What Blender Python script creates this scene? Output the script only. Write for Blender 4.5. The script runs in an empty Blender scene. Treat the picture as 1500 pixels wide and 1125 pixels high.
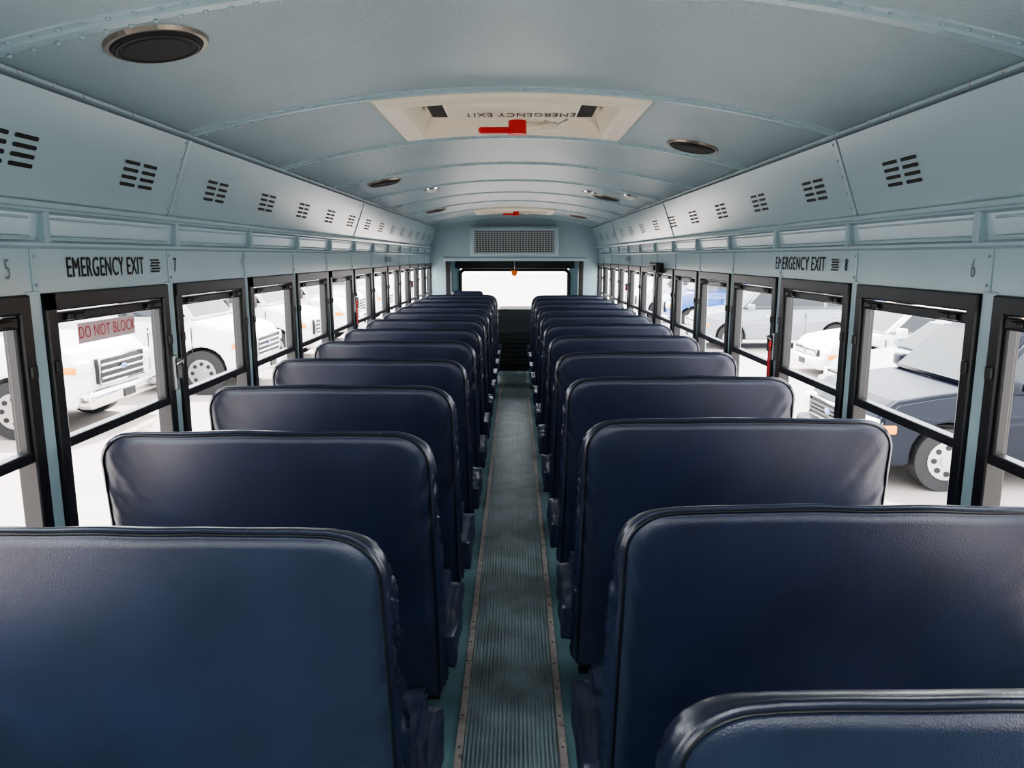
import bpy, bmesh, math, random
from mathutils import Vector, Matrix, noise
random.seed(4)
S=bpy.context.scene
COL=S.collection
# ------------------------------------------------------------------ materials
def mat(name,col,rough=.5,metal=0,bump=None,var=None,coat=0,spec=.5,scuff=None):
    m=bpy.data.materials.new(name); m.use_nodes=True
    nt=m.node_tree; N=nt.nodes; L=nt.links; b=N['Principled BSDF']
    b.inputs['Base Color'].default_value=(*col,1)
    b.inputs['Roughness'].default_value=rough
    b.inputs['Metallic'].default_value=metal
    b.inputs['Specular IOR Level'].default_value=spec
    if coat: b.inputs['Coat Weight'].default_value=coat; b.inputs['Coat Roughness'].default_value=.15
    tc=N.new('ShaderNodeTexCoord')
    if var:
        sc,amt=var
        n=N.new('ShaderNodeTexNoise'); n.inputs['Scale'].default_value=sc; n.inputs['Detail'].default_value=5
        L.new(tc.outputs['Object'],n.inputs['Vector'])
        r=N.new('ShaderNodeValToRGB')
        r.color_ramp.elements[0].position=.3; r.color_ramp.elements[1].position=.7
        r.color_ramp.elements[0].color=(*[c*(1-amt) for c in col],1)
        r.color_ramp.elements[1].color=(*[min(1,c*(1+amt)) for c in col],1)
        L.new(n.outputs['Fac'],r.inputs['Fac']); out=r.outputs['Color']
        if scuff:
            n2=N.new('ShaderNodeTexNoise'); n2.inputs['Scale'].default_value=scuff[0]; n2.inputs['Detail'].default_value=8
            L.new(tc.outputs['Object'],n2.inputs['Vector'])
            r2=N.new('ShaderNodeValToRGB'); r2.color_ramp.elements[0].position=scuff[1]; r2.color_ramp.elements[1].position=scuff[1]+.06
            L.new(n2.outputs['Fac'],r2.inputs['Fac'])
            mm=N.new('ShaderNodeMixRGB'); mm.inputs[2].default_value=(*scuff[2],1)
            L.new(r2.outputs['Color'],mm.inputs[0]); L.new(out,mm.inputs[1]); out=mm.outputs[0]
        L.new(out,b.inputs['Base Color'])
    if bump:
        kind,sc,st=bump
        if kind=='noise':
            t=N.new('ShaderNodeTexNoise'); t.inputs['Scale'].default_value=sc; o=t.outputs['Fac']
        else:
            t=N.new('ShaderNodeTexVoronoi'); t.inputs['Scale'].default_value=sc; o=t.outputs['Distance']
        L.new(tc.outputs['Object'],t.inputs['Vector'])
        bp=N.new('ShaderNodeBump'); bp.inputs['Strength'].default_value=st; bp.inputs['Distance'].default_value=.002
        L.new(o,bp.inputs['Height']); L.new(bp.outputs['Normal'],b.inputs['Normal'])
    return m
def glassmat(name,tint=(.95,.97,.97),refl=.05):
    m=bpy.data.materials.new(name); m.use_nodes=True
    nt=m.node_tree; N=nt.nodes; L=nt.links; N.clear()
    o=N.new('ShaderNodeOutputMaterial'); t=N.new('ShaderNodeBsdfTransparent'); g=N.new('ShaderNodeBsdfGlossy')
    t.inputs['Color'].default_value=(*tint,1); g.inputs['Roughness'].default_value=.02
    mx=N.new('ShaderNodeMixShader'); mx.inputs['Fac'].default_value=refl
    L.new(t.outputs[0],mx.inputs[1]); L.new(g.outputs[0],mx.inputs[2]); L.new(mx.outputs[0],o.inputs['Surface'])
    return m
PAINT=mat('teal_paint',(.36,.495,.54),.28,var=(3,.05),bump=('noise',60,.08))
PAINT2=mat('teal_paint_smooth',(.41,.545,.59),.20,var=(2,.04))
CEIL=mat('ceiling_perforated_panel',(.345,.45,.485),.27,bump=('voronoi',260,.4),var=(2,.05))
BLACK=mat('black_frame',(.012,.012,.014),.35)
DARK=mat('dark_slot',(.006,.006,.007),.6)
GLASS=glassmat('window_glass')
VINYL=mat('navy_vinyl',(.018,.024,.058),.35,bump=('noise',420,.25),var=(5,.25),spec=.85,scuff=(24,.74,(.05,.06,.10)))
VINYLD=mat('navy_vinyl_band',(.014,.019,.046),.30,bump=('noise',300,.15),spec=.85,var=(6,.2),scuff=(38,.68,(.30,.31,.34)))
WELT=mat('seat_piping',(.008,.009,.014),.35)
STEELB=mat('black_tube',(.02,.02,.02),.4)
METAL=mat('aluminium',(.55,.55,.55),.35,1)
TRIMM=mat('aisle_trim_metal',(.50,.43,.40),.42,.2,var=(20,.2),scuff=(30,.6,(.25,.22,.2)))
FLOORM=mat('floor_teal_rubber',(.17,.30,.33),.40,var=(6,.2),bump=('noise',80,.1))
RUBBER=mat('aisle_ribbed_rubber',(.27,.34,.355),.33,var=(7,.35),scuff=(45,.68,(.5,.5,.48)))
CREAM=mat('cream_plastic',(.84,.78,.64),.4)
RED=mat('red_plastic',(.60,.02,.02),.35)
INK=mat('black_ink',(.01,.01,.01),.6)
REDINK=mat('red_ink',(.80,.13,.16),.6)
GREYINK=mat('grey_ink',(.18,.24,.27),.6)
GRILL=mat('grille_grey',(.30,.34,.35),.5)
RINGM=mat('speaker_ring_bronze',(.30,.26,.22),.3,.7)
WHITEP=mat('white_decal',(.95,.72,.74),.5)
CONC=mat('concrete_lot',(.37,.325,.30),.8,var=(.6,.12))
CARW=mat('car_white',(.82,.82,.82),.3,coat=.5)
CARD=mat('car_dark_blue',(.006,.009,.018),.35,spec=.25)
CARS=mat('car_silver',(.28,.30,.33),.3,.3,coat=.4)
CARY=mat('bus_yellow',(.85,.40,.02),.35)
CARB=mat('car_blue',(.04,.12,.4),.3,coat=1)
CGL=mat('car_glass',(.02,.025,.03),.05)
TYRE=mat('tyre',(.02,.02,.02),.8)
CHROME=mat('chrome',(.7,.7,.7),.15,1)
AMBER=mat('amber_lens',(.9,.3,.02),.2)
LENS=mat('headlamp_lens',(.8,.82,.85),.1)
DASH=mat('dash_charcoal',(.015,.017,.020),.6,bump=('noise',200,.2))
ORANGE=mat('orange_tag',(.9,.2,.02),.5)
DOME=mat('dome_lens',(.8,.8,.78),.25)
# ------------------------------------------------------------------ builder
class MB:
    def __init__(s): s.v=[];s.f=[];s.mi=[];s.sm=[];s.mats=[]
    def m(s,mt):
        if mt not in s.mats: s.mats.append(mt)
        return s.mats.index(mt)
    def add(s,vs,fs,mt,M=None,smooth=False):
        o=len(s.v); k=s.m(mt)
        for p in vs:
            p=Vector(p); s.v.append(tuple(M@p if M else p))
        flip = M is not None and M.to_3x3().determinant()<0
        for f in fs:
            f=[i+o for i in f]
            if flip: f=f[::-1]
            s.f.append(f); s.mi.append(k); s.sm.append(smooth)
    def bm(s,bm,mt,M=None,smooth=False):
        bm.verts.index_update()
        s.add([v.co.copy() for v in bm.verts],[[v.index for v in f.verts] for f in bm.faces],mt,M,smooth); bm.free()
    def box(s,lo,hi,mt,bev=0,M=None,seg=2,smooth=False):
        b=bmesh.new(); bmesh.ops.create_cube(b,size=1)
        c=[(a+d)/2 for a,d in zip(lo,hi)]; sz=[abs(d-a) for a,d in zip(lo,hi)]
        for v in b.verts: v.co=Vector([v.co[i]*sz[i]+c[i] for i in range(3)])
        if bev: bmesh.ops.bevel(b,geom=b.edges[:],offset=min(bev,min(sz)*.49),segments=seg,affect='EDGES',profile=.5)
        s.bm(b,mt,M,smooth or bev>.012)
    def cyl(s,p,axis,r,h,mt,n=24,M=None,r2=None,smooth=True):
        b=bmesh.new(); bmesh.ops.create_cone(b,cap_ends=True,segments=n,radius1=r,radius2=r if r2 is None else r2,depth=h)
        q=Vector((0,0,1)).rotation_difference(Vector(axis).normalized()).to_matrix().to_4x4()
        T=Matrix.Translation(p)@q
        s.bm(b,mt,(M@T) if M else T,False)
    def sph(s,p,r,mt,sc=(1,1,1),M=None,u=12,w=8):
        b=bmesh.new(); bmesh.ops.create_uvsphere(b,u_segments=u,v_segments=w,radius=r)
        T=Matrix.Translation(p)@Matrix.Diagonal((*sc,1)); s.bm(b,mt,(M@T) if M else T,True)
    def tube(s,pts,r,mt,n=8,M=None,closed=False):
        pts=[Vector(p) for p in pts]; vs=[];fs=[];K=len(pts)
        for i,p in enumerate(pts):
            a=pts[i-1] if (i>0 or closed) else p; c=pts[(i+1)%K] if (i<K-1 or closed) else p
            d=(c-a).normalized(); up=Vector((0,0,1)) if abs(d.z)<.9 else Vector((0,1,0))
            x=d.cross(up).normalized(); y=d.cross(x)
            for j in range(n):
                t=2*math.pi*j/n; vs.append(p+x*math.cos(t)*r+y*math.sin(t)*r)
        for i in range(K if closed else K-1):
            i2=(i+1)%K
            for j in range(n): fs.append([i*n+j,i*n+(j+1)%n,i2*n+(j+1)%n,i2*n+j])
        if not closed: fs+= [list(range(n)),list(range((K-1)*n,K*n))]
        s.add(vs,fs,mt,M,True)
    def prism(s,poly,a,b,mt,fn,M=None,smooth=False):
        n=len(poly); vs=[fn(p[0],p[1],a) for p in poly]+[fn(p[0],p[1],b) for p in poly]
        fs=[list(range(n)),list(range(2*n-1,n-1,-1))]+[[i,i+n,(i+1)%n+n,(i+1)%n] for i in range(n)]
        s.add(vs,fs,mt,M,smooth)
    def text(s,t,size,mt,M,sx=1,bold=.0,align='CENTER'):
        c=bpy.data.curves.new('t','FONT'); c.body=t; c.size=size; c.align_x=align; c.align_y='CENTER'; c.offset=bold
        c.space_character=1.1
        o=bpy.data.objects.new('t',c); COL.objects.link(o); bpy.context.view_layer.update()
        dg=bpy.context.evaluated_depsgraph_get(); me=o.evaluated_get(dg).to_mesh()
        s.add([v.co.copy() for v in me.vertices],[list(p.vertices) for p in me.polygons],mt,M@Matrix.Diagonal((sx,1,1,1)))
        o.evaluated_get(dg).to_mesh_clear(); bpy.data.objects.remove(o); bpy.data.curves.remove(c)
    def obj(s,name,loc=(0,0,0),rotz=0,fix=True,parent=None):
        me=bpy.data.meshes.new(name); me.from_pydata(s.v,[],s.f)
        for mt in s.mats: me.materials.append(mt)
        me.polygons.foreach_set('material_index',s.mi); me.polygons.foreach_set('use_smooth',s.sm)
        me.update()
        if fix:
            b=bmesh.new(); b.from_mesh(me); bmesh.ops.recalc_face_normals(b,faces=b.faces); b.to_mesh(me); b.free()
        o=bpy.data.objects.new(name,me); o.location=loc; o.rotation_euler=(0,0,rotz); COL.objects.link(o)
        if parent:
            o.parent=parent; bpy.context.view_layer.update(); o.matrix_parent_inverse=parent.matrix_world.inverted()
        return o
def inst(o,name,loc,rotz=0):
    n=bpy.data.objects.new(name,o.data); n.location=loc; n.rotation_euler=(0,0,rotz); COL.objects.link(n); return n
def basis(r,u,loc):
    r=Vector(r);u=Vector(u);n=r.cross(u)
    M=Matrix((( r.x,u.x,n.x,loc[0]),(r.y,u.y,n.y,loc[1]),(r.z,u.z,n.z,loc[2]),(0,0,0,1))); return M
# ------------------------------------------------------------------ shell constants
Y0,Y1=-0.8,10.3
WX=1.16
P0,PP=1.80,.713
pill=[P0+PP*k for k in range(-3,13) ]
ZW0,ZW1=.66,1.43
def zc(x): return 2.05-.14*(x/1.05)**2
b=MB(); b.box((-WX-.02,Y0,-.04),(WX+.02,11.6,0),FLOORM); b.obj('floor')
b=MB(); prof=[]; n=22; w=.296
for i in range(n):
    x=-w/2+w*i/n; p=w/n
    prof+= [(x,.003),(x+p*.12,.010),(x+p*.55,.010),(x+p*.68,.003)]
prof+=[(w/2,.003)]
poly=prof+[(w/2,0.0005),(-w/2,0.0005)]
b.prism(poly,Y0+.02,9.75,RUBBER,lambda u,v,w_:(u,w_,v))
for s in(-1,1):
    b.box((s*.149,Y0+.02,0.0005),(s*.174,9.75,.012),TRIMM,.003)
    y=0
    while y<9.7:
        b.sph((s*.1615,y,.012),.004,STEELB,(1,1,.5),u=8,w=4); y+=.16
b.obj('aisle_runner')
# ---------------- side walls
prof=[(1.16,1.425),(1.16,1.538),(1.146,1.545),(1.146,1.553),(1.160,1.560),(1.150,1.622),(1.132,1.628),(1.128,1.640),(1.147,1.647),(1.05,1.91),(1.05,1.93)]
def vent(b,s,d):
    u=Vector((-.097*s,0,.263)).normalized()
    r=Vector((0,-s,0))
    nrm=r.cross(u)
    for c in(-1,1):
        for k in range(4):
            t=.417; z0=Vector((s*(1.147-.097*t),d,1.647+.263*t))+nrm*.0015
            ctr=z0+Vector((0,c*.052,0))+u*((k-1.5)*.0215)
            pts=[]
            L,R=.037,.0052
            for j in range(9):
                a=-math.pi/2+math.pi*j/8; pts.append((L+R*math.cos(a),R*math.sin(a)))
            for j in range(9):
                a=math.pi/2+math.pi*j/8; pts.append((-L+R*math.cos(a),R*math.sin(a)))
            vs=[ctr+r*p[0]+u*p[1] for p in pts]
            b.add(vs,[list(range(len(vs)))],DARK)
walls={}
for s,nm in((-1,'left'),(1,'right')):
    b=MB()
    b.box((s*WX,Y0,0),(s*(WX+.05),11.6,ZW0),PAINT)
    b.box((s*(WX-.010),Y0,ZW0-.02),(s*(WX+.049),Y1,ZW0+.002),PAINT2,.004)
    vs=[];n=len(prof)
    for y in(Y0,Y1): vs+=[(s*p[0],y,p[1]) for p in prof]
    b.add(vs,[[i,i+1,i+1+n,i+n] for i in range(n-1)],PAINT2)
    b.box((s*(WX+.006),Y0,1.431),(s*(WX+.05),11.6,1.60),PAINT)
    for y in pill: b.box((s*(WX-.004),y-.028,ZW0),(s*(WX+.05),y+.028,1.436),PAINT2,.004)
    b.box((s*WX,Y0,ZW0),(s*(WX+.05),pill[0]-.02,1.44),PAINT)
    b.box((s*WX,Y1,ZW0),(s*(WX+.05),11.6,1.44),PAINT)
    for k in range(-2,12):
        y=P0+PP*k+.05
        b.box((s*1.135,y-.012,1.553),(s*1.162,y+.012,1.632),PAINT,.004)
        if y+.68<Y1:
            for zz in(1.566,1.612): b.box((s*1.146,y+.03,zz-.003),(s*1.160,y+.66,zz+.003),PAINT,.002)
        y-=.045
        b.box((s*1.156,y-.003,1.435),(s*1.163,y+.003,1.538),PAINT,.001)
        for zz in(1.45,1.52): b.sph((s*1.158,y+.015,zz),.004,PAINT2,u=8,w=5)
    walls[s]=b.obj('wall_'+nm,fix=True)
    b=MB()
    b.box((s*1.118,Y0,1.634),(s*1.15,Y1,1.650),PAINT2,.006)
    b.box((s*1.040,Y0,1.899),(s*1.056,Y1,1.910),PAINT2,.003)
    b.box((s*1.038,Y0,1.893),(s*1.056,Y1,1.899),GREYINK)
    y=Y0+.05
    while y<Y1:
        b.sph((s*1.040,y,1.905),.005,METAL,u=6,w=4); y+=.12
    for y in(-.33,2.52,5.38,8.24):
        M=basis((0,-s,0),Vector((-.097*s,0,.263)).normalized(),(s*1.147,y,1.647))
        b.box((-.011,0.0,-.001),(.011,.278,.004),PAINT,.001,M)
        b.box((.011,0.0,-.001),(.014,.278,.002),GREYINK,0,M)
        for k in range(5): b.sph((-.02,.03+k*.055,.001),.005,METAL,M=M,u=6,w=4)
    d=1.69-.575*3 if s<0 else 2.17-.62*4
    while d<Y1-.3:
        vent(b,s,d); d+=.575 if s<0 else .62
    b.obj('trim_1' if s<0 else 'trim_2',fix=False)
for side,items in((-1,[('EMERGENCY EXIT',2.15,.056,INK,.86),('7',2.57,.05,INK,.9),('5',1.72,.050,GREYINK,.9),('EMERGENCY EXIT',6.9,.05,INK,.85),('9',3.2,.045,GREYINK,.9)]),
                  (1,[('EMERGENCY EXIT',3.04,.056,INK,1.12),('8',2.60,.045,INK,.9),('6',1.88,.050,GREYINK,.9),('EMERGENCY EXIT',7.6,.05,INK,.85)])):
    b=MB()
    for t,y,sz,mt,sx in items:
        M=basis((0,-side,0),(0,0,1),(side*1.1585,y,1.488))
        b.text(t,sz*1.35,mt,M,sx*.72,0)
        if mt is INK: b.text(t,sz*1.35,mt,basis((0,-side,0),(0,0,1),(side*1.1583,y+.002,1.489)),sx*.72,0)
    yy=2.43 if side<0 else 2.69
    for k in range(5):
        M=basis((0,-side,0),(0,0,1),(side*1.1585,yy,1.508-k*.009))
        b.box((-.032+.006*(k%2),-.003,0),(.032-.006*((k+1)%2),.003,.0006),INK,0,M)
    b.obj('emergency_exit_lettering',fix=False,parent=walls[side])
# ---------------- windows
def window(b,w,z0,z1):
    F=.042
    h=w/2
    def bx(y0,y1,za,zb,x0=-.014,x1=.035,bev=.004): b.box((x0,y0,za),(x1,y1,zb),BLACK,bev)
    bx(-h,-h+F,z0,z1); bx(h-F,h,z0,z1); bx(-h,h,z1-.045,z1); bx(-h,h,z0,z0+.03)
    zm=1.04
    bx(-h+.03,h-.03,zm-.014,zm+.014,-.008,.024)
    bx(-h+F-.004,-h+F+.014,zm,z1-.03,-.006,.02); bx(h-F-.014,h-F+.004,zm,z1-.03,-.006,.02)
    bx(-h+F,h-F,z1-.078,z1-.050,-.008,.02)
    for sy in(-1,1):
        yy=sy*(h-F-.075)
        b.box((-.020,yy-.04,z1-.072),(-.006,yy+.04,z1-.055),BLACK,.003)
        b.box((-.024,yy-.012,z1-.069),(-.012,yy+.012,z1-.058),STEELB,.002)
        b.box((-.02,sy*(h-.02)-.012,1.23),(.0,sy*(h-.02)+.012,1.26),STEELB,.002)
    b.add([(.012,-h+F,zm),(.012,h-F,zm),(.012,h-F,z1-.05),(.012,-h+F,z1-.05)],[[0,1,2,3]],GLASS)
    b.add([(.026,-h+F,z0+.02),(.026,h-F,z0+.02),(.026,h-F,zm),(.026,-h+F,zm)],[[0,1,2,3]],GLASS)
b=MB(); window(b,PP-.058,ZW0+.003,ZW1-.001)
wi=1; w0=None; wins={}
for s in(-1,1):
    for k in range(len(pill)-1):
        yc=(pill[k]+pill[k+1])/2
        if w0 is None: o=b.obj('window_%d'%wi,(WX,yc,0)); w0=o
        else: o=inst(w0,'window_%d'%wi,(0,0,0))
        o.location=(s*WX,yc,0); o.rotation_euler=(0,0,0 if s>0 else math.pi); wins[(s,k)]=o; wi+=1
bpy.context.view_layer.update()
def winnear(s,y): return wins[min([(abs(o.location.y-y),k) for k,o in wins.items() if k[0]==s])[1]]
b=MB(); M=basis((0,1,0),(0,0,1),(-1.1705,2.14,1.315))
b.box((-.15,-.030,-.001),(.15,.026,0),WHITEP,0,M)
M2=basis((0,1,0),(0,0,1),(-1.1690,2.14,1.313))
b.text('DO NOT BLOCK',.046,REDINK,M2,.80,.0)
for k in range(2):
    M3=basis((0,1,0),(0,0,1),(-1.183,2.33,.97-k*.03)); b.text('EMERGENCY' if k==0 else 'DOOR EXIT',.024,REDINK,M3,.8,.0)
b.obj('window_warning_sticker',fix=False,parent=winnear(-1,2.14))
def latch(s,y,z,red=True):
    b=MB(); x=s*(WX-.024)
    b.box((x,y-.014,z-.06),(x+s*.024,y+.014,z+.06),METAL,.004)
    b.box((x-s*.02,y-.006,z-.02),(x,y+.006,z+.05),STEELB,.003)
    b.tube([(x-s*.01,y-.02,z+.03),(x-s*.022,y,z+.045),(x-s*.01,y+.02,z+.03)],.004,METAL)
    if red:
        b.box((x-s*.012,y-.01,z-.14),(x-s*.006,y+.012,z+.01),RED,.002)
        b.box((x-s*.016,y-.016,z+.0),(x-s*.004,y+.014,z+.03),RED,.004)
    b.obj('release_latch',parent=winnear(s,y))
latch(-1,2.48,1.13,False); latch(-1,5.34,1.18); latch(1,3.23,1.13); latch(1,7.5,1.2); latch(-1,8.23,1.2)
b=MB()
b.box((1.10,5.80,1.39),(1.155,6.12,1.47),BLACK,.01); b.box((1.14,6.045,.67),(1.155,6.11,1.42),BLACK,.004)
b.box((1.09,5.86,1.41),(1.102,6.0,1.45),STEELB,.004)
b.obj('side_emergency_door_mechanism',parent=walls[1])
# ---------------- ceiling
HX=.40; hatches=[(2.56,3.24),(8.3,8.98)]
xs=sorted(set([round(-1.05+2.1*i/30,4) for i in range(31)]+[-HX,HX]))
ys=sorted([Y0,Y1]+[v for h in hatches for v in h])
b=MB(); vs=[(x,y,zc(x)) for y in ys for x in xs]; fs=[]
nx=len(xs)
for j in range(len(ys)-1):
    for i in range(nx-1):
        ym=(ys[j]+ys[j+1])/2; xm=(xs[i]+xs[i+1])/2
        if any(h[0]<ym<h[1] for h in hatches) and abs(xm)<HX: continue
        fs.append([j*nx+i,j*nx+i+1,(j+1)*nx+i+1,(j+1)*nx+i])
b.add(vs,fs,CEIL,smooth=True)
b.obj('ceiling')
b=MB()
ribs=[2.50+.96*k for k in range(-3,9)]
for y in ribs:
    segs=[(-1.05,1.05)]
    for h in hatches:
        if h[0]-.05<y<h[1]+.05: segs=[(-1.05,-HX-.04),(HX+.04,1.05)]
    for a,c in segs:
        n=24; vs=[];fs=[]
        pr=[(-.040,0),(-.034,-.004),(-.014,-.004),(-.010,-.010),(.010,-.010),(.014,-.004),(.034,-.004),(.040,0)]
        for i in range(n+1):
            x=a+(c-a)*i/n
            for p in pr: vs.append((x,y+p[0],zc(x)+p[1]+.001))
        m=len(pr)
        for i in range(n):
            for j in range(m-1): fs.append([i*m+j,i*m+j+1,(i+1)*m+j+1,(i+1)*m+j])
        b.add(vs,fs,PAINT)
        x=a+.03
        while x<c-.02:
            b.sph((x,y-.024,zc(x)-.004),.006,PAINT2,(1,1,.7),u=8,w=4)
            b.sph((x+.02,y+.024,zc(x)-.004),.006,PAINT2,(1,1,.7),u=8,w=4); x+=.05
b.obj('trim_3',fix=False)
def hatch(y0,y1,name):
    b=MB(); yc=(y0+y1)/2; hy=(y1-y0)/2
    def ring(hx,hyy,dz,flat=None,n=12):
        pts=[]
        def zz(x): return (zc(x) if flat is None else flat)+dz
        for i in range(n): x=-hx+2*hx*i/n; pts.append((x,-hyy,zz(x)))
        for i in range(n): y=-hyy+2*hyy*i/n; pts.append((hx,y,zz(hx)))
        for i in range(n): x=hx-2*hx*i/n; pts.append((x,hyy,zz(x)))
        for i in range(n): y=hyy-2*hyy*i/n; pts.append((-hx,y,zz(-hx)))
        return [(p[0],p[1]+yc,p[2]) for p in pts]
    rings=[ring(HX+.06,hy+.05,.003),ring(HX+.058,hy+.048,-.012),ring(HX+.045,hy+.036,-.022),ring(HX-.015,hy-.01,-.03),ring(HX-.03,hy-.03,-.02),ring(HX-.06,hy-.08,.0,2.075),ring(HX-.07,hy-.1,.0,2.11)]
    vs=[];fs=[];n=48
    for r in rings: vs+=r
    for k in range(len(rings)-1):
        for j in range(n): fs.append([k*n+j,k*n+(j+1)%n,(k+1)*n+(j+1)%n,(k+1)*n+j])
    fs.append([6*n+j for j in range(n)])
    b.add(vs,fs,CREAM)
    b.box((-.24,yc-.25,2.022),(.24,yc-.03,2.10),CREAM,.012)
    b.box((-.25,yc-.02,2.05),(.25,yc+.10,2.10),CREAM,.015)
    b.box((-.31,yc-.22,2.05),(-.245,yc+.10,2.105),DARK,.006)
    b.box((.245,yc-.22,2.05),(.31,yc+.10,2.105),DARK,.006)
    M=basis((-1,0,0),(0,1,0),(0.03,yc-.115,2.0205)); b.text('EMERGENCY EXIT',.10,INK,M,.46,0)
    b.cyl((.02,yc+.06,2.005),(0,0,1),.035,.05,RED)
    b.box((-.13,yc+.045,1.985),(.05,yc+.09,2.008),RED,.01)
    b.tube([(.05,yc+.06,2.02),(.17,yc+.07,2.02)],.008,CREAM)
    b.box((.11,yc+.05,1.995),(.17,yc+.09,2.02),CREAM,.005)
    b.tube([(.12,yc-.0,2.02),(.17,yc+.03,2.01),(.21,yc+.02,2.03)],.004,METAL)
    b.obj(name,fix=False)
hatch(2.56,3.24,'roof_escape_hatch'); hatch(8.3,8.98,'roof_escape_hatch')
def tangentM(x,y):
    dz=-.28*x/1.05**2
    n=Vector((dz,0,-1)).normalized()
    r=Vector((1,0,dz)).normalized(); u=n.cross(r)
    return Matrix(((r.x,u.x,n.x,x),(r.y,u.y,n.y,y),(r.z,u.z,n.z,zc(x)),(0,0,0,1)))
for x,y in((-.765,1.70),(-.79,4.68),(-.78,7.55),(.755,3.23),(.74,6.05),(.74,8.8)):
    b=MB(); M=tangentM(x,y)
    b.cyl((0,0,.003),(0,0,1),.110,.012,RINGM,40,M,.104)
    b.cyl((0,0,.010),(0,0,1),.098,.008,DARK,40,M,.092)
    b.tube([(.084*math.cos(a*math.pi/16),.084*math.sin(a*math.pi/16),.014) for a in range(32)],.003,STEELB,6,M,True)
    b.cyl((0,0,.014),(0,0,1),.072,.004,DARK,32,M,.068)
    b.obj('ceiling_speaker')
for x,y in((-.6,5.55),(.58,5.85),(.85,5.6)):
    b=MB(); M=tangentM(x,y)
    b.cyl((0,0,.004),(0,0,1),.06,.01,CHROME,28,M,.055)
    b.sph((0,0,.008),.042,DOME,(1,1,.5),M=M,u=20,w=10)
    b.obj('dome_light')
# ---------------- front partition, cab
b=MB()
b.box((-1.21,Y1,1.47),(1.21,Y1+.05,2.08),PAINT)
for s in(-1,1):
    b.box((s*.95,Y1,0),(s*1.21,Y1+.05,1.47),PAINT)
    b.box((s*.88,Y1-.01,.0),(s*.95,Y1+.06,1.47),BLACK,.01)
b.box((-.98,Y1-.03,1.455),(.98,Y1+.05,1.50),PAINT2,.01)
b.obj('wall_front')
b=MB()
YW=11.55
b.box((-1.21,YW,0),(1.21,YW+.06,.66),DASH); b.box((-1.21,YW,1.33),(1.21,YW+.06,1.62),PAINT)
for s in(-1,1): b.box((s*.84,YW,.66),(s*1.21,YW+.06,1.33),PAINT)
b.box((-1.21,Y1+.05,1.56),(1.21,YW,1.60),PAINT)
b.obj('trim_4')
b=MB()
pts=[]
for cx,cz,a0 in((.76,1.24,0),(-.76,1.24,90),(-.76,.76,180),(.76,.76,270)):
    for j in range(7):
        a=math.radians(a0+15*j); pts.append((cx+.075*math.cos(a),YW-.02,cz+.075*math.sin(a)))
b.tube(pts,.028,BLACK,8,closed=True)
b.add([(-.83,YW+.03,.66),(.83,YW+.03,.66),(.83,YW+.03,1.33),(-.83,YW+.03,1.33)],[[0,1,2,3]],GLASS)
b.obj('windshield')
b=MB(); b.box((-.9,YW-.25,1.335),(.9,YW-.22,1.45),DASH,.01)
for x in(-.6,.6): b.tube([(x,YW-.235,1.44),(x,YW-.235,1.56)],.01,STEELB)
b.obj('sun_visor')
b=MB(); b.add([(-.05,10.2,1.33),(.05,10.2,1.33),(.02,10.2,1.25),(-.03,10.2,1.26)],[[0,1,2,3]],ORANGE)
b.tube([(0,10.2,1.33),(0,10.25,1.46)],.004,METAL); b.obj('hanging_orange_tag')
b=MB()
b.box((-.60,Y1-.16,1.52),(.60,Y1-.002,1.92),PAINT2,.02)
b.box((-.54,Y1-.168,1.56),(.54,Y1-.155,1.87),DARK)
for k in range(28):
    x=-.52+1.04*k/27; b.box((x-.009,Y1-.178,1.565),(x+.009,Y1-.162,1.865),GRILL)
for k in range(12):
    z=1.57+.29*k/11; b.box((-.54,Y1-.182,z-.006),(.54,Y1-.170,z+.006),GRILL)
for a,c,d,e in((-.56,.56,1.54,1.565),(-.56,.56,1.865,1.89)): b.box((a,Y1-.185,d),(c,Y1-.155,e),PAINT2,.004)
for x in(-.555,.535): b.box((x,Y1-.185,1.54),(x+.02,Y1-.155,1.89),PAINT2,.004)
b.obj('air_conditioner_unit')
b=MB()
poly=[(10.95,0.001),(10.95,.50),(11.02,.60),(11.25,.64),(11.50,.65),(11.50,0.001)]
b.prism(poly,-1.1,1.1,DASH,lambda u,v,w_:(w_,u,v))
b.box((-.95,10.93,.50),(-.35,11.1,.72),DASH,.03)
dash=b.obj('dashboard')
b=MB()
poly=[(9.82,0.001),(9.84,.52),(9.95,.72),(10.2,.80),(10.9,.80),(10.9,0.001)]
b.prism(poly,-.24,.30,DASH,lambda u,v,w_:(w_+.02,u,v))
b.box((-.19,9.805,.08),(.27,9.83,.46),STEELB,.01)
for k in range(5): b.box((-.15,9.795,.14+k*.06),(.23,9.812,.165+k*.06),DASH,.003)
b.obj('engine_cover')
b=MB()
M=Matrix.Translation((-.65,10.86,.86))@Matrix.Rotation(math.radians(-35),4,'X')
b.tube([(.2*math.cos(a*math.pi/16),.2*math.sin(a*math.pi/16),0) for a in range(32)],.014,STEELB,8,M,True)
for a in(90,210,330): b.tube([(0,0,-.02),(.2*math.cos(math.radians(a)),.2*math.sin(math.radians(a)),0)],.01,STEELB,8,M)
b.cyl((0,0,-.02),(0,0,1),.05,.03,STEELB,20,M); b.tube([(0,0,-.02),(0,0,-.2)],.025,STEELB,8,M)
b.obj('steering_wheel',parent=dash)
b=MB()
b.box((-.86,10.12,.40),(-.42,10.6,.54),VINYL,.04); b.box((-.86,10.02,.50),(-.42,10.14,1.06),VINYL,.05)
b.box((-.74,10.22,0.001),(-.56,10.5,.40),STEELB,.01); b.obj('driver_seat')
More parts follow.
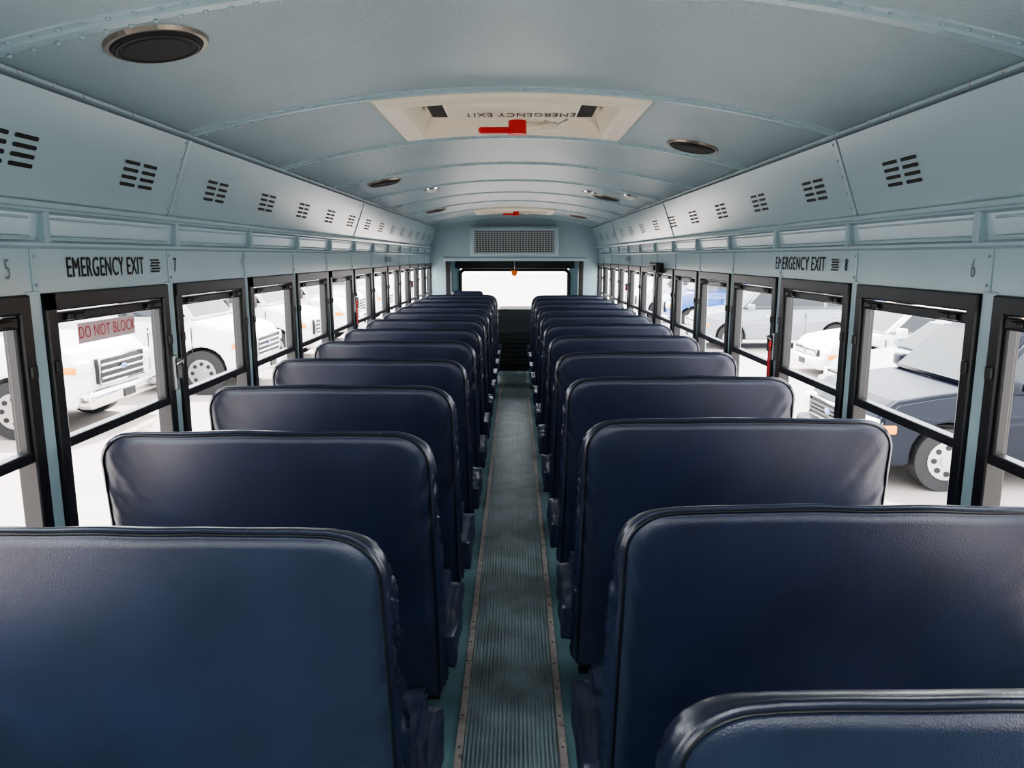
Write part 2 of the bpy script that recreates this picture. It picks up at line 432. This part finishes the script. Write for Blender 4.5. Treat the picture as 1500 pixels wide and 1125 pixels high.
# ---------------- rear wall (behind the camera)
b=MB()
b.box((-1.21,Y0-.06,0),(1.21,Y0,.95),PAINT); b.box((-1.21,Y0-.06,1.60),(1.21,Y0,2.08),PAINT)
for a,c in((-1.21,-.95),(-.60,-.45),(.45,.60),(.95,1.21)): b.box((a,Y0-.06,.95),(c,Y0,1.60),PAINT)
b.obj('wall_rear')
b=MB()
for a,c in((-.95,-.6),(-.45,.45),(.6,.95)):
    for z in(.95,1.57): b.box((a,Y0-.05,z),(c,Y0+.01,z+.03),BLACK,.004)
    for x in(a,c-.03): b.box((x,Y0-.05,.95),(x+.03,Y0+.01,1.60),BLACK,.004)
    b.add([(a,Y0-.03,.95),(c,Y0-.03,.95),(c,Y0-.03,1.60),(a,Y0-.03,1.60)],[[0,1,2,3]],GLASS)
b.obj('window_rear')
# ---------------- seats
def seat_mesh(side,W=.90,seed=0):
    b=MB()
    zt,zb=1.055,.22; R=.095
    cx,cz=0,.68
    inner=-side
    out=[]
    def P(x,z,nx,nz): out.append((x,z,nx,nz))
    hb=W/2+.012; ht=W/2
    def hw(z): return ht+(hb-ht)*max(0,(zt-R-z))/(zt-R-zb)
    ns=100
    for i in range(ns): z=zb+.03+(zt-R-zb-.03)*i/ns; P(hw(z),z,1,0)
    for i in range(12):
        a=math.pi/2*i/12; P(ht-R+R*math.cos(a),zt-R+R*math.sin(a),math.cos(a),math.sin(a))
    for i in range(50):
        x=(ht-R)-2*(ht-R)*i/50; P(x,zt+.004*(1-(x/ht)**2),0,1)
    for i in range(12):
        a=math.pi/2+math.pi/2*i/12; P(-ht+R+R*math.cos(a),zt-R+R*math.sin(a),math.cos(a),math.sin(a))
    for i in range(ns): z=zt-R-(zt-R-zb-.03)*i/ns; P(-hw(z),z,-1,0)
    for i in range(5):
        a=math.pi+math.pi/2*i/5; P(-hb+.03+.03*math.cos(a),zb+.03+.03*math.sin(a),math.cos(a),math.sin(a))
    for i in range(30):
        x=-hb+.03+2*(hb-.03)*i/30; P(x,zb,0,-1)
    for i in range(5):
        a=1.5*math.pi+math.pi/2*i/5; P(hb-.03+.03*math.cos(a),zb+.03+.03*math.sin(a),math.cos(a),math.sin(a))
    N=len(out); T=.092
    rings=[]
    for sc in(.03,.2,.4,.55,.68,.76,.82,.87,.91,.935): rings.append(('s',sc,-.004-.008*(1-sc**3)))
    nr=len(rings)
    rings+= [('i',.016,0),('i',.013,.002),('i',.011,-.001),('i',.008,-.001),('i',.006,.002),('i',.002,.006),('i',0,.012)]
    nb=11
    for k in range(1,nb+1): rings.append(('i',-.003*math.sin(math.pi*k/nb),.012+(T-.026)*k/nb))
    rings+=[('i',.006,T-.006),('i',.018,T),('s',.9,T+.008),('s',.7,T+.016),('s',.4,T+.02),('s',.03,T+.02)]
    vs=[]
    for kind,val,dep in rings:
        for (x,z,nx,nz) in out:
            if kind=='s': X=cx+(x-cx)*val; Z=cz+(z-cz)*val
            else: X=x-nx*val; Z=z-nz*val
            tz=min(1,max(0,(zt-Z)/.35))
            Yd=dep*(.50+.65*tz+.30*max(0,.75-Z)) if dep>.008 else dep
            dx=hw(Z)-abs(X); sgn=1 if X>0 else -1
            if dep>.010 and kind=='i' and abs(nx)>.5:
                w1=noise.noise(Vector((Z*15+Yd*38,Yd*9,sgn*3.1+seed)))
                w2=noise.noise(Vector((Z*34-Yd*55,Yd*12,7+seed+sgn)))
                wv=(.8-abs(w1)*3.2)+.8*(.3-abs(w2)*2)
                if sgn!=inner: wv=min(wv,.4)
                X+=sgn*wv*.0105*min(1,(dep-.010)/.025)*min(1,max(0,(zt-.02-Z)/.12))
            fall=math.exp(-max(0,dx)/.085)
            q=noise.noise(Vector((Z*12+dx*26,dx*5,11+seed+(1 if X>0 else 5))))
            if dep<.012: Yd-=(.35-abs(q)*2)*.011*fall*min(1,max(0,(zt-Z-.02)/.12))*min(1,max(0,dx)/.02)
            if dep<.02: Yd+=.009*noise.noise(Vector((X*3,Z*3,seed+20)))
            ft=math.exp(-max(0,zt-Z)/.03)
            Z+=.005*noise.noise(Vector((X*7,Yd*8,seed+2)))*ft
            if dep>.02 and ft>.3: Z-=.010*ft*(dep/T)
            Y=Yd+(zt-Z)*math.tan(math.radians(7))
            vs.append((X,Y,Z))
    R_=len(rings)
    def facesfor(k): return [[k*N+j,k*N+(j+1)%N,(k+1)*N+(j+1)%N,(k+1)*N+j] for j in range(N)]
    rear=[];band=[];welt=[]
    for k in range(R_-1):
        (welt if nr+1<=k<=nr+3 else band if nr+4<=k<=nr+6+nb else rear).extend(facesfor(k))
    o=len(b.v); b.add(vs,rear+[list(range(N)),list(range((R_-1)*N,R_*N))],VINYL,smooth=True)
    for lst,mt in((band,VINYLD),(welt,WELT)):
        kk=b.m(mt)
        for f in lst: b.f.append([i+o for i in f]); b.mi.append(kk); b.sm.append(True)
    # cushion
    bm=bmesh.new(); bmesh.ops.create_cube(bm,size=1)
    xi=inner*(W/2+.046); xo=-inner*(W/2+.0)
    x0,x1=min(xi,xo),max(xi,xo)
    for v in bm.verts: v.co=Vector(((x0+x1)/2+v.co.x*(x1-x0),.325+v.co.y*.45,.345+v.co.z*.21))
    bmesh.ops.bevel(bm,geom=bm.edges[:],offset=.05,segments=4,affect='EDGES')
    bmesh.ops.subdivide_edges(bm,edges=[e for e in bm.edges if e.calc_length()>.08],cuts=12,use_grid_fill=True)
    for v in bm.verts:
        n_=noise.noise(v.co*14+Vector((seed,0,0)))*.010+noise.noise(v.co*30+Vector((seed,9,0)))*.005
        v.co+=Vector((inner*n_,0,n_))
    b.bm(bm,VINYL,None,True)
    xi2=inner*(W/2-.07)
    for y in(.24,.46):
        b.tube([(xi2,y,.27),(xi2,y+.0,.02)],.013,STEELB)
        b.box((xi2-.035,y-.03,0.001),(xi2+.035,y+.03,.008),STEELB,.002)
        b.tube([(xi2,y,.255),(-inner*(W/2),y,.255)],.013,STEELB)
    b.tube([(xi2,.24,.1),(xi2,.46,.1)],.01,STEELB)
    return b
XC={-1:-(.2125+.45),1:(.2125+.45)}
meshes={}
for s in(-1,1):
    for v in(0,1,2):
        meshes[(s,v)]=seat_mesh(s,seed=v*7.3+s)
def place(s,d,v):
    key=(s,v)
    if isinstance(meshes[key],MB):
        o=meshes[key].obj('bus_seat',(XC[s],d,0)); meshes[key]=o
    else: o=inst(meshes[key],'bus_seat',(XC[s],d,0))
    return o
for k in range(12): place(-1,1.20+.716*k,k%3)
for k in range(11): place(1,1.32+.762*k,(k+1)%3)
o=place(1,.71,0); o.location.x-=.03
# ---------------- outside
b=MB(); b.box((-70,-40,-1.0),(70,110,-.95),CONC); b.obj('ground')
def wheel(b,x,y,r,w):
    b.cyl((x,y,r),(0,1,0),r,w,TYRE,32); sy=1 if y>0 else -1
    b.cyl((x,y+sy*(w/2),r),(0,1,0),r*.62,.02,METAL,24)
    b.cyl((x,y+sy*(w/2+.012),r),(0,1,0),r*.22,.03,METAL,16)
    for k in range(8):
        a=math.pi*k/4; b.cyl((x+r*.42*math.cos(a),y+sy*(w/2+.008),r+r*.42*math.sin(a)),(0,1,0),r*.09,.02,DARK,10)
def vehicle(kind,col,loc,rot,name):
    b=MB()
    P=dict(pickup=dict(L=5.8,W=2.0,hood=1.26,hl=1.45,belt=1.34,roof=1.95,cab=(1.45,3.9),r=.40,fx=.95,rx=4.75,clr=.42),
           shuttle=dict(L=7.0,W=2.05,hood=1.20,hl=1.05,belt=1.32,roof=2.05,cab=(.95,2.6),r=.40,fx=.85,rx=5.3,clr=.38),
           suv=dict(L=4.7,W=1.85,hood=.98,hl=1.1,belt=1.08,roof=1.70,cab=(1.05,4.6),r=.34,fx=.85,rx=3.65,clr=.28),
           sedan=dict(L=4.7,W=1.82,hood=.78,hl=1.1,belt=.92,roof=1.42,cab=(1.15,4.2),r=.32,fx=.9,rx=3.7,clr=.22),
           van=dict(L=5.0,W=1.95,hood=1.0,hl=.95,belt=1.10,roof=1.76,cab=(.75,4.9),r=.33,fx=.9,rx=3.9,clr=.25),
           bus=dict(L=10,W=2.4,hood=1.5,hl=1.3,belt=1.6,roof=2.9,cab=(1.2,9.9),r=.5,fx=1.3,rx=7,clr=.45))[kind]
    L,W,r=P['L'],P['W'],P['r']; h=W/2; clr=P['clr']
    def arch(cx):
        R=r+.07; a=math.asin(min(1,(clr-r)/R)) if clr<r+R else 0
        return [(-cx+R*math.cos(t),r+R*math.sin(t)) for t in [math.pi-a+(2*a-math.pi)*k/12 for k in range(13)]]
    a0,a1=P['cab']; H=P['hood']; B_=P['belt']
    prof=[(-L,clr)]+arch(P['rx'])+arch(P['fx'])+[(-.06,clr),(0,clr+.12),(0,H-.34),(-.03,H-.2),(-.10,H-.09),(-.24,H-.01),(-P['hl']*.6,H+(B_-H)*.5),(-a0,B_),(-L+.08,B_),(-L,B_-.12)]
    n=len(prof)
    def pt(p,y,i):
        t=max(0,(p[1]-(B_-.35))/.35); yy=y*(1-.05*t)
        fx=max(0,(p[0]+.5)/.5) if p[0]>-.5 else 0
        bow=.10*(y/h)**2*fx*(0 if abs(y)<.01 else 1)
        return (p[0]-bow-(.03 if i else 0)*fx,yy,p[1]-(.02 if i and p[1]>clr+.5 else 0))
    cols=[(-h,1),(-h+.05,0),(-h*.5,0),(0,0),(h*.5,0),(h-.05,0),(h,1)]
    vs=[]
    for y,i in cols: vs+=[pt(p,y,i) for p in prof]
    K=len(cols)
    fs=[list(range(n)),list(range(K*n-1,(K-1)*n-1,-1))]
    for k in range(K-1): fs+=[[k*n+i,(k+1)*n+i,(k+1)*n+(i+1)%n,k*n+(i+1)%n] for i in range(n)]
    bm=bmesh.new(); bv=[bm.verts.new(v) for v in vs]
    for f in fs: bm.faces.new([bv[i] for i in f])
    bmesh.ops.recalc_face_normals(bm,faces=bm.faces)
    bm.normal_update()
    ed=[e for e in bm.edges if len(e.link_faces)==2 and e.calc_face_angle(0)>.5]
    bmesh.ops.bevel(bm,geom=ed,offset=.03,segments=2,affect='EDGES',clamp_overlap=True)
    b.bm(bm,col,None,False)
    b.box((-L+.2,-h+.14,clr-.02),(-.25,h-.14,.70),DARK)
    z0,z1=B_-.02,P['roof']; t=.16; sl=(.62 if kind in('suv','van','sedan') else .5 if kind!='bus' else .15)
    bl=.35 if kind in('suv','van') else .7 if kind=='sedan' else .05
    A=[(-a0,-h+.05,z0),(-a0,h-.05,z0),(-a1,h-.05,z0),(-a1,-h+.05,z0)]
    B=[(-a0-sl,-h+t,z1),(-a0-sl,h-t,z1),(-a1+bl,h-t,z1),(-a1+bl,-h+t,z1)]
    bm=bmesh.new(); bv=[bm.verts.new(v) for v in A+B]
    for f in [[0,1,2,3],[4,5,6,7],[0,1,5,4],[1,2,6,5],[2,3,7,6],[3,0,4,7]]: bm.faces.new([bv[i] for i in f])
    bmesh.ops.recalc_face_normals(bm,faces=bm.faces)
    bmesh.ops.bevel(bm,geom=bm.edges[:],offset=.07,segments=4,affect='EDGES')
    b.bm(bm,col,None,True)
    def quad(a,bb,c,d,u0,u1,v0,v1,off):
        a,bb,c,d=map(Vector,(a,bb,c,d))
        f=lambda u,v:(a*(1-u)+bb*u)*(1-v)+(d*(1-u)+c*u)*v
        q=[f(u0,v0),f(u1,v0),f(u1,v1),f(u0,v1)]
        return [p+Vector(off) for p in q]
    b.add(quad(A[0],A[1],B[1],B[0],.07,.93,.12,.88,(.012,0,.004)),[[0,1,2,3]],CGL)
    nwin={'pickup':2,'shuttle':1,'suv':3,'van':3,'bus':9,'sedan':2}[kind]
    for (p,q,r_,s_,off) in((A[0],A[3],B[3],B[0],(0,-.012,.004)),(A[1],A[2],B[2],B[1],(0,.012,.004))):
        for k in range(nwin):
            u0=.05+.92*k/nwin; u1=.05+.92*(k+1)/nwin-.03
            b.add(quad(p,q,r_,s_,u0,u1,.14,.84,off),[[0,1,2,3]],CGL)
    hz=H-.22; gz=clr+.28 if hz-clr>.35 else hz-.14
    b.box((-.05,-h*.6,gz),(.03,h*.6,hz+.02),DARK,.02)
    b.tube([(.03,-h*.6,gz),(.03,h*.6,gz),(.03,h*.6,hz+.02),(.03,-h*.6,hz+.02)],.02,CHROME,8,closed=True)
    for k in range(3):
        z=gz+.04+(hz-gz-.06)*(k+.5)/3; b.box((.02,-h*.58,z-.018),(.055,h*.58,z+.018),CHROME if col!=CARD else STEELB,.01)
    b.sph((.05,0,(gz+hz)/2+.02),.07,CARB,(.2,1.3,.6))
    for s in(-1,1):
        b.box((-.22,s*h*.64,hz-.18),(-.02,s*(h-.03),hz+.02),LENS,.04)
        b.box((-.30,s*h*.88,hz-.14),(-.08,s*(h+.004),hz-.04),AMBER,.02)
        mh=.28 if kind in('pickup','shuttle','bus') else .15
        b.box((-a0-.35,s*(h+.03),B_+.0),(-a0-.2,s*(h+.24),B_+mh),DARK if mh>.2 else col,.03)
        for xx in(P['fx'],P['rx']): wheel(b,-xx,s*(h-.12),r,.24)
        if kind!='bus':
            for xx in(a0+.05,(a0+a1)/2): b.box((-xx-.006,s*(h-.02),clr+.1),(-xx+.006,s*(h+.003),B_-.1),STEELB)
        for xx in(a0+.75,(a0+a1)/2+.8): b.box((-xx-.1,s*(h-.005),B_-.20),(-xx+.06,s*(h+.02),B_-.16),CHROME,.008)
    b.box((-.16,-h+.06,clr-.02),(.10,h-.06,clr+.22),CHROME if kind in('pickup','shuttle') else col,.06)
    b.box((.09,-.16,clr+.03),(.115,.16,clr+.15),DARK,.01)
    if kind=='shuttle':
        b.box((-L,-1.2,.55),(-2.3,1.2,2.95),col,.08)
        for s in(-1,1):
            for k in range(4): b.box((-3.5-k*.9,s*1.195,1.6),(-2.75-k*.9,s*1.206,2.4),CGL,.004)
        b.box((-2.32,-.9,2.1),(-2.28,.9,2.75),col,.03)
    if kind=='pickup':
        b.box((-5.7,-h+.12,1.32),(-4.0,h-.12,1.35),DARK)
    return b.obj(name,loc,rot)
G=-.95
vehicle('pickup',CARW,(-5.8,10.75,G),0,'pickup_truck')
vehicle('shuttle',CARW,(-4.75,14.1,G),0,'shuttle_bus')
vehicle('shuttle',CARW,(-4.7,17.9,G),0,'shuttle_bus')
vehicle('shuttle',CARW,(-4.7,21.6,G),0,'shuttle_bus')
vehicle('pickup',CARW,(-5.2,25.2,G),0,'pickup_truck')
vehicle('shuttle',CARW,(-4.9,29.0,G),0,'shuttle_bus')
vehicle('pickup',CARW,(-6.2,7.3,G),0,'pickup_truck')
vehicle('suv',CARD,(3.72,8.5,G),math.pi,'suv')
vehicle('sedan',CARS,(5.4,12.0,G),math.pi,'sedan')
vehicle('sedan',CARW,(6.2,15.6,G),math.pi,'sedan')
vehicle('suv',CARS,(4.9,20.6,G),math.pi,'suv')
vehicle('shuttle',CARB,(4.9,25.0,G),math.pi,'shuttle_bus')
vehicle('shuttle',CARW,(4.6,29.0,G),math.pi,'shuttle_bus')
vehicle('bus',CARY,(13.2,25,G),math.pi,'yellow_school_bus')
# ---------------- lights
w=bpy.data.worlds.new('sky'); S.world=w; w.use_nodes=True; nt=w.node_tree
bg=nt.nodes['Background']; sky=nt.nodes.new('ShaderNodeTexSky'); sky.sky_type='NISHITA'; sky.sun_disc=False
sky.sun_elevation=math.radians(60); sky.air_density=1; sky.dust_density=3
mx=nt.nodes.new('ShaderNodeMixRGB'); mx.inputs['Fac'].default_value=.75; mx.inputs[2].default_value=(1,.99,.98,1)
sc=nt.nodes.new('ShaderNodeVectorMath'); sc.operation='SCALE'; sc.inputs['Scale'].default_value=.15
nt.links.new(sky.outputs[0],sc.inputs[0]); nt.links.new(sc.outputs[0],mx.inputs[1]); nt.links.new(mx.outputs[0],bg.inputs['Color'])
bg.inputs['Strength'].default_value=9.0
sl=bpy.data.lights.new('sun','SUN'); sl.energy=18; sl.angle=.01; sl.color=(1,.96,.9)
so=bpy.data.objects.new('sun',sl); so.rotation_euler=(math.radians(-28),math.radians(-8),0); COL.objects.link(so)
try: S.view_settings.look='AgX - Medium High Contrast'
except Exception as e: print('look',e)
# ---------------- camera
c=bpy.data.cameras.new('camera'); c.lens=26; c.sensor_width=36; c.clip_start=.02; c.clip_end=300
co=bpy.data.objects.new('camera',c); co.location=(.0125,0,1.52)
co.rotation_euler=(math.radians(90-9.8),0,math.radians(.26)); COL.objects.link(co); S.camera=co
